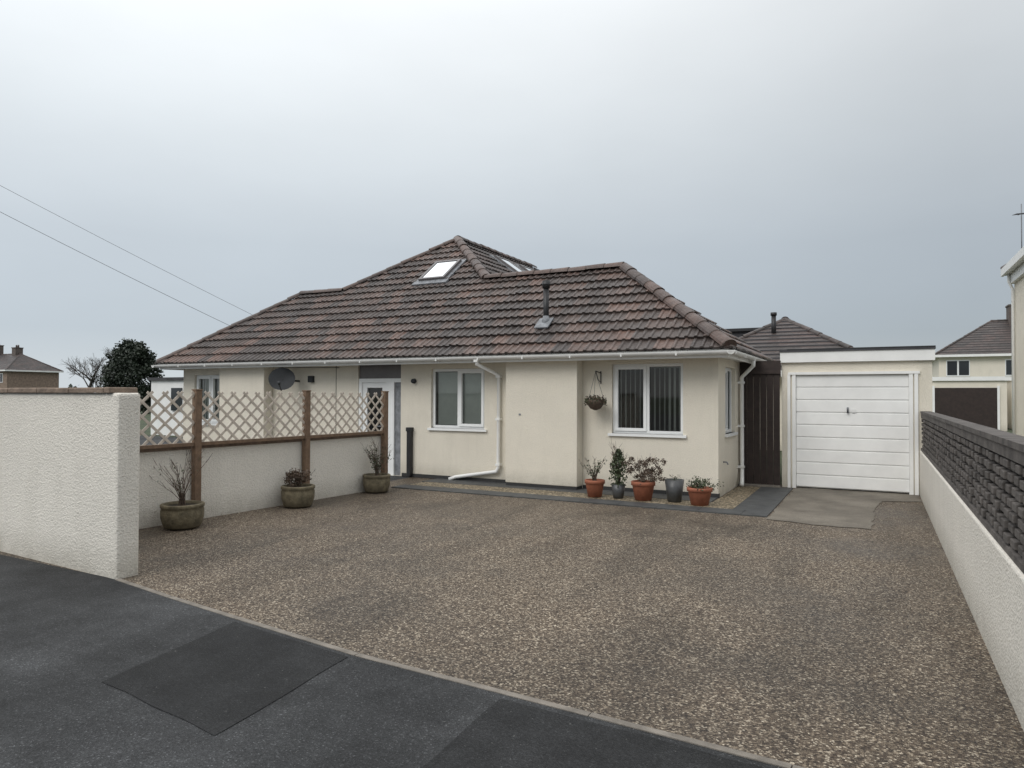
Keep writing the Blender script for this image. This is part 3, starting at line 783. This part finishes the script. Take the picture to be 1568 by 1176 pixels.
hip_house("semi_detached_house",4.5,16,66,74,5.05,8.0,CREAM,TILED,wins=((5.0,6.6,3.3,4.6),(8.9,10.6,3.3,4.6),(5.0,7,.9,2.3),(8.8,10.8,.9,2.3)),chim=((10.4,70,1.5,7.2,9.1),),cm=BRICKD)
gg=empty("detached_garage"); mb=MB(); mb.box(2.3,5.6,41,46,0,2.45,CREAM); mb.box(2.2,5.7,40.9,46.1,2.45,2.65,WHITEP); mb.obj("walls",gg)
mb=MB(); mb.box(2.6,5.2,40.93,40.99,.0,2.1,BROWNGATE); mb.box(2.5,2.599,40.9,40.99,0,2.2,WHITEP); mb.box(5.201,5.3,40.9,40.99,0,2.2,WHITEP); mb.obj("door",gg)
gg=empty("detached_garage"); mb=MB(); mb.box(6.2,9.4,44,49,0,2.5,CREAM); mb.box(6.1,9.5,43.9,49.1,2.5,2.7,WHITEP); mb.obj("walls",gg)
mb=MB(); mb.box(6.5,9.0,43.93,43.99,.0,2.1,WHITEP); mb.obj("door",gg)
e=hip_house("two_storey_house",3.15,11,12.5,21.8,5.0,7.6,CREAM,TILED,ov=.2)
mb=MB(); mb.box(3.06,3.149,12.5,21.8,4.55,4.78,WHITEP); mb.obj("frieze",e)
mb=MB(); mb.tube([(3.02,21.7,4.8),(3.02,21.7,4.6),(3.1,21.7,4.4),(3.1,21.7,.2)],.035,WHITEP,8); mb.obj("downpipe",e)
mb=MB(); mb.tube([(3.25,21.4,5.0),(3.25,21.4,6.5)],.012,LEAD,6)
for i in range(6): mb.tube([(3.1,21.1+i*.12,6.2+.02*i),(3.4,21.1+i*.12,6.2+.02*i)],.006,LEAD,4)
mb.tube([(3.25,21.0,6.18),(3.25,21.9,6.33)],.008,LEAD,4); mb.obj("aerial",e)
hip_house("terraced_house",-126,-107.5,54,61,5.0,7.5,BRICK,TILED,wins=((-123,-121,3.2,4.5),(-118,-116,3.2,4.5),(-113.5,-111.5,3.2,4.5),(-110,-108.5,3.2,4.5)),chim=((-117,57.5,1,7,8.8),(-111.8,57.5,1,6.6,8.3)),cm=BRICKD)
lg=empty("outbuilding"); mb=MB(); mb.box(-26.2,-24.2,18.5,22,0,2.2,WHITEP); mb.box(-26.3,-24.1,18.4,22.1,2.2,2.32,FELT); mb.obj("walls",lg)
mb=MB(); mb.box(-24.9,-24.3,18.44,18.49,1.0,1.9,WINDK); mb.obj("window",lg)
def conifer(name,x,y,r,h,n):
    e=empty(name); mb=MB(); mb.tube([(x,y,0),(x,y,h*.5),(x,y,h*.9)],[.25,.15,.04],BARK,8); 
    for i in range(18):
        a=random.uniform(0,6.28); z=h*random.uniform(.15,.8); l=r*.7; mb.tube([(x,y,z),(x+math.cos(a)*l,y+math.sin(a)*l,z+.5)],[.06,.02],BARK,4)
    mb.obj("trunk",e)
    mb=MB(); cl=[]
    for i in range(260):
        f=random.random(); rr=r*(math.sin(math.pi*(f*.72+.26))**.6)*math.sqrt(random.uniform(.15,1.0)); a=random.uniform(0,6.28)
        cl.append((x+math.cos(a)*rr,y+math.sin(a)*rr,h*(.06+.90*f),random.random()))
    for i in range(n):
        c=random.choice(cl); q=Vector((c[0]+random.gauss(0,.20),c[1]+random.gauss(0,.20),c[2]+random.gauss(0,.22)))
        a=Vector([random.gauss(0,1) for _ in range(3)]).normalized(); b=a.orthogonal().normalized(); s=random.uniform(.07,.15)
        mb.face([q-a*s,q+b*s*.6,q+a*s,q-b*s*.6],CONIF,min(1,max(0,c[3]*.6+random.random()*.4)))
    mb.obj("crown",e)
conifer("conifer_tree",-56.4,38,2.35,6.2,16000)
def bare(name,x,y,h,depth=6):
    mb=MB()
    def br(p,d,l,r,k):
        q=p+d*l*.5+Vector([random.gauss(0,l*.05) for _ in range(3)]); e_=q+d*l*.5+Vector([random.gauss(0,l*.06) for _ in range(3)])
        r=max(r,.010)
        mb.tube([p,q,e_],[r,r*.85,max(.008,r*.7)],BARK,5 if k>3 else 3,cap=False)
        if k==0: return
        for i in range(3):
            nd=(d+Vector((random.gauss(0,.5),random.gauss(0,.5),random.gauss(.15,.25)))).normalized()
            br(e_ if i else q,nd,l*random.uniform(.65,.88),r*.62,k-1)
    br(Vector((x,y,0)),Vector((0,0,1)),h*.22,h*.026,depth)
    return mb.obj(name)
bare("bare_tree",-69,44.5,8.2,7)
bare("bare_tree",-67.5,41,7.0)
bare("bare_tree",-92,60,5.8,5)
mb=MB()
for i in range(5000):
    t_=random.random(); x=-130+t_*75; y=75-t_*15+random.gauss(0,1); z=abs(random.gauss(0,1.1))*(.6+.4*math.sin(t_*23))
    q=Vector((x,y,z)); a=Vector([random.gauss(0,1) for _ in range(3)]).normalized(); b=a.orthogonal(); s=.4
    mb.face([q-a*s,q+b*s*.6,q+a*s,q-b*s*.6],CONIF,random.random())
mb.obj("distant_hedge")
mb=MB(); mb.tube([(-20,3,0),(-20,3,8.9)],[.14,.10],BARK,12); mb.box(-20.5,-19.5,2.95,3.05,8.5,8.6,BARK); mb.obj("utility_pole")
def wire(p,q,sag,r):
    p=Vector(p);q=Vector(q); pts=[p.lerp(q,i/24)-Vector((0,0,sag*4*(i/24)*(1-i/24))) for i in range(25)]
    m=MB(); m.tube(pts,r,BARK,5); m.obj("overhead_wire")
wire((-14.3,12.35,3.32),(-20,3,8.75),.12,.005); wire((-14.0,12.8,3.62),(-19.7,3,9.15),.10,.004)

# ------------------------------------------------------------------ world & light
w=bpy.data.worlds.new("World"); S.world=w; w.use_nodes=True; N=w.node_tree.nodes; L=w.node_tree.links
bg=N["Background"]
sky=N.new('ShaderNodeTexSky'); sky.sky_type='NISHITA'; sky.sun_disc=False
SE=math.radians(42); SRt=math.radians(200)
sky.sun_elevation=SE; sky.sun_rotation=SRt
tc=N.new('ShaderNodeTexCoord'); sp=N.new('ShaderNodeSeparateXYZ'); L.new(tc.outputs['Generated'],sp.inputs[0])
mr=N.new('ShaderNodeMath'); mr.operation='MAXIMUM'; L.new(sp.outputs[2],mr.inputs[0]); mr.inputs[1].default_value=0
r=ramp(N,[(0,(.29,.315,.335)),(.08,(.25,.278,.305)),(.20,(.285,.312,.335)),(.34,(.40,.425,.44)),(.48,(.53,.55,.56)),(.75,(.88,.88,.88)),(1,(1,1,1))])
L.new(mr.outputs[0],r.inputs[0])
cn=N.new('ShaderNodeTexNoise'); cn.inputs['Scale'].default_value=1.4; cn.inputs['Detail'].default_value=6; cn.inputs['Roughness'].default_value=.55
mp=N.new('ShaderNodeMapping'); mp.inputs['Scale'].default_value=(1,1,2.6); L.new(tc.outputs['Generated'],mp.inputs[0]); L.new(mp.outputs[0],cn.inputs[0])
cr_=ramp(N,[(.3,g(.92)),(.7,g(1.02))]); L.new(cn.outputs[0],cr_.inputs[0])
c=mix(N,L,r.outputs[0],cr_.outputs[0],1,'MULTIPLY')
dt=N.new('ShaderNodeVectorMath'); dt.operation='DOT_PRODUCT'; L.new(tc.outputs['Generated'],dt.inputs[0]); dt.inputs[1].default_value=(-.95,.3,0)
ml=N.new('ShaderNodeMapRange'); ml.inputs[1].default_value=.2; ml.inputs[2].default_value=1; ml.inputs[3].default_value=1; ml.inputs[4].default_value=1.5; L.new(dt.outputs['Value'],ml.inputs[0])
vm=N.new('ShaderNodeVectorMath'); vm.operation='SCALE'; L.new(c,vm.inputs[0]); L.new(ml.outputs[0],vm.inputs['Scale'])
vs=N.new('ShaderNodeVectorMath'); vs.operation='SCALE'; L.new(vm.outputs[0],vs.inputs[0]); vs.inputs['Scale'].default_value=15.5
c=mix(N,L,vs.outputs[0],sky.outputs[0],.10)
L.new(c,bg.inputs[0]); bg.inputs[1].default_value=.10
sd=bpy.data.lights.new("sun",'SUN'); sd.energy=1.3; sd.angle=math.radians(30); sd.color=(1,.98,.95)
so=bpy.data.objects.new("sun",sd); link(so)
dirv=Vector((math.sin(SRt)*math.cos(SE),math.cos(SRt)*math.cos(SE),math.sin(SE)))
so.rotation_euler=dirv.to_track_quat('Z','Y').to_euler()
so.location=(0,-5,10)

cam=bpy.data.cameras.new("camera"); co=bpy.data.objects.new("camera",cam); link(co)
cam.lens=24.6; cam.sensor_width=36; cam.clip_end=2000; cam.clip_start=.05
co.location=(0,0,1.65)
M=Matrix.Rotation(math.radians(27.5),4,'Z')@Matrix.Rotation(math.radians(90+.93),4,'X')@Matrix.Rotation(math.radians(.2),4,'Z')
co.rotation_euler=M.to_euler()
S.camera=co
S.view_settings.view_transform='Standard'; S.view_settings.look='None'; S.view_settings.exposure=0
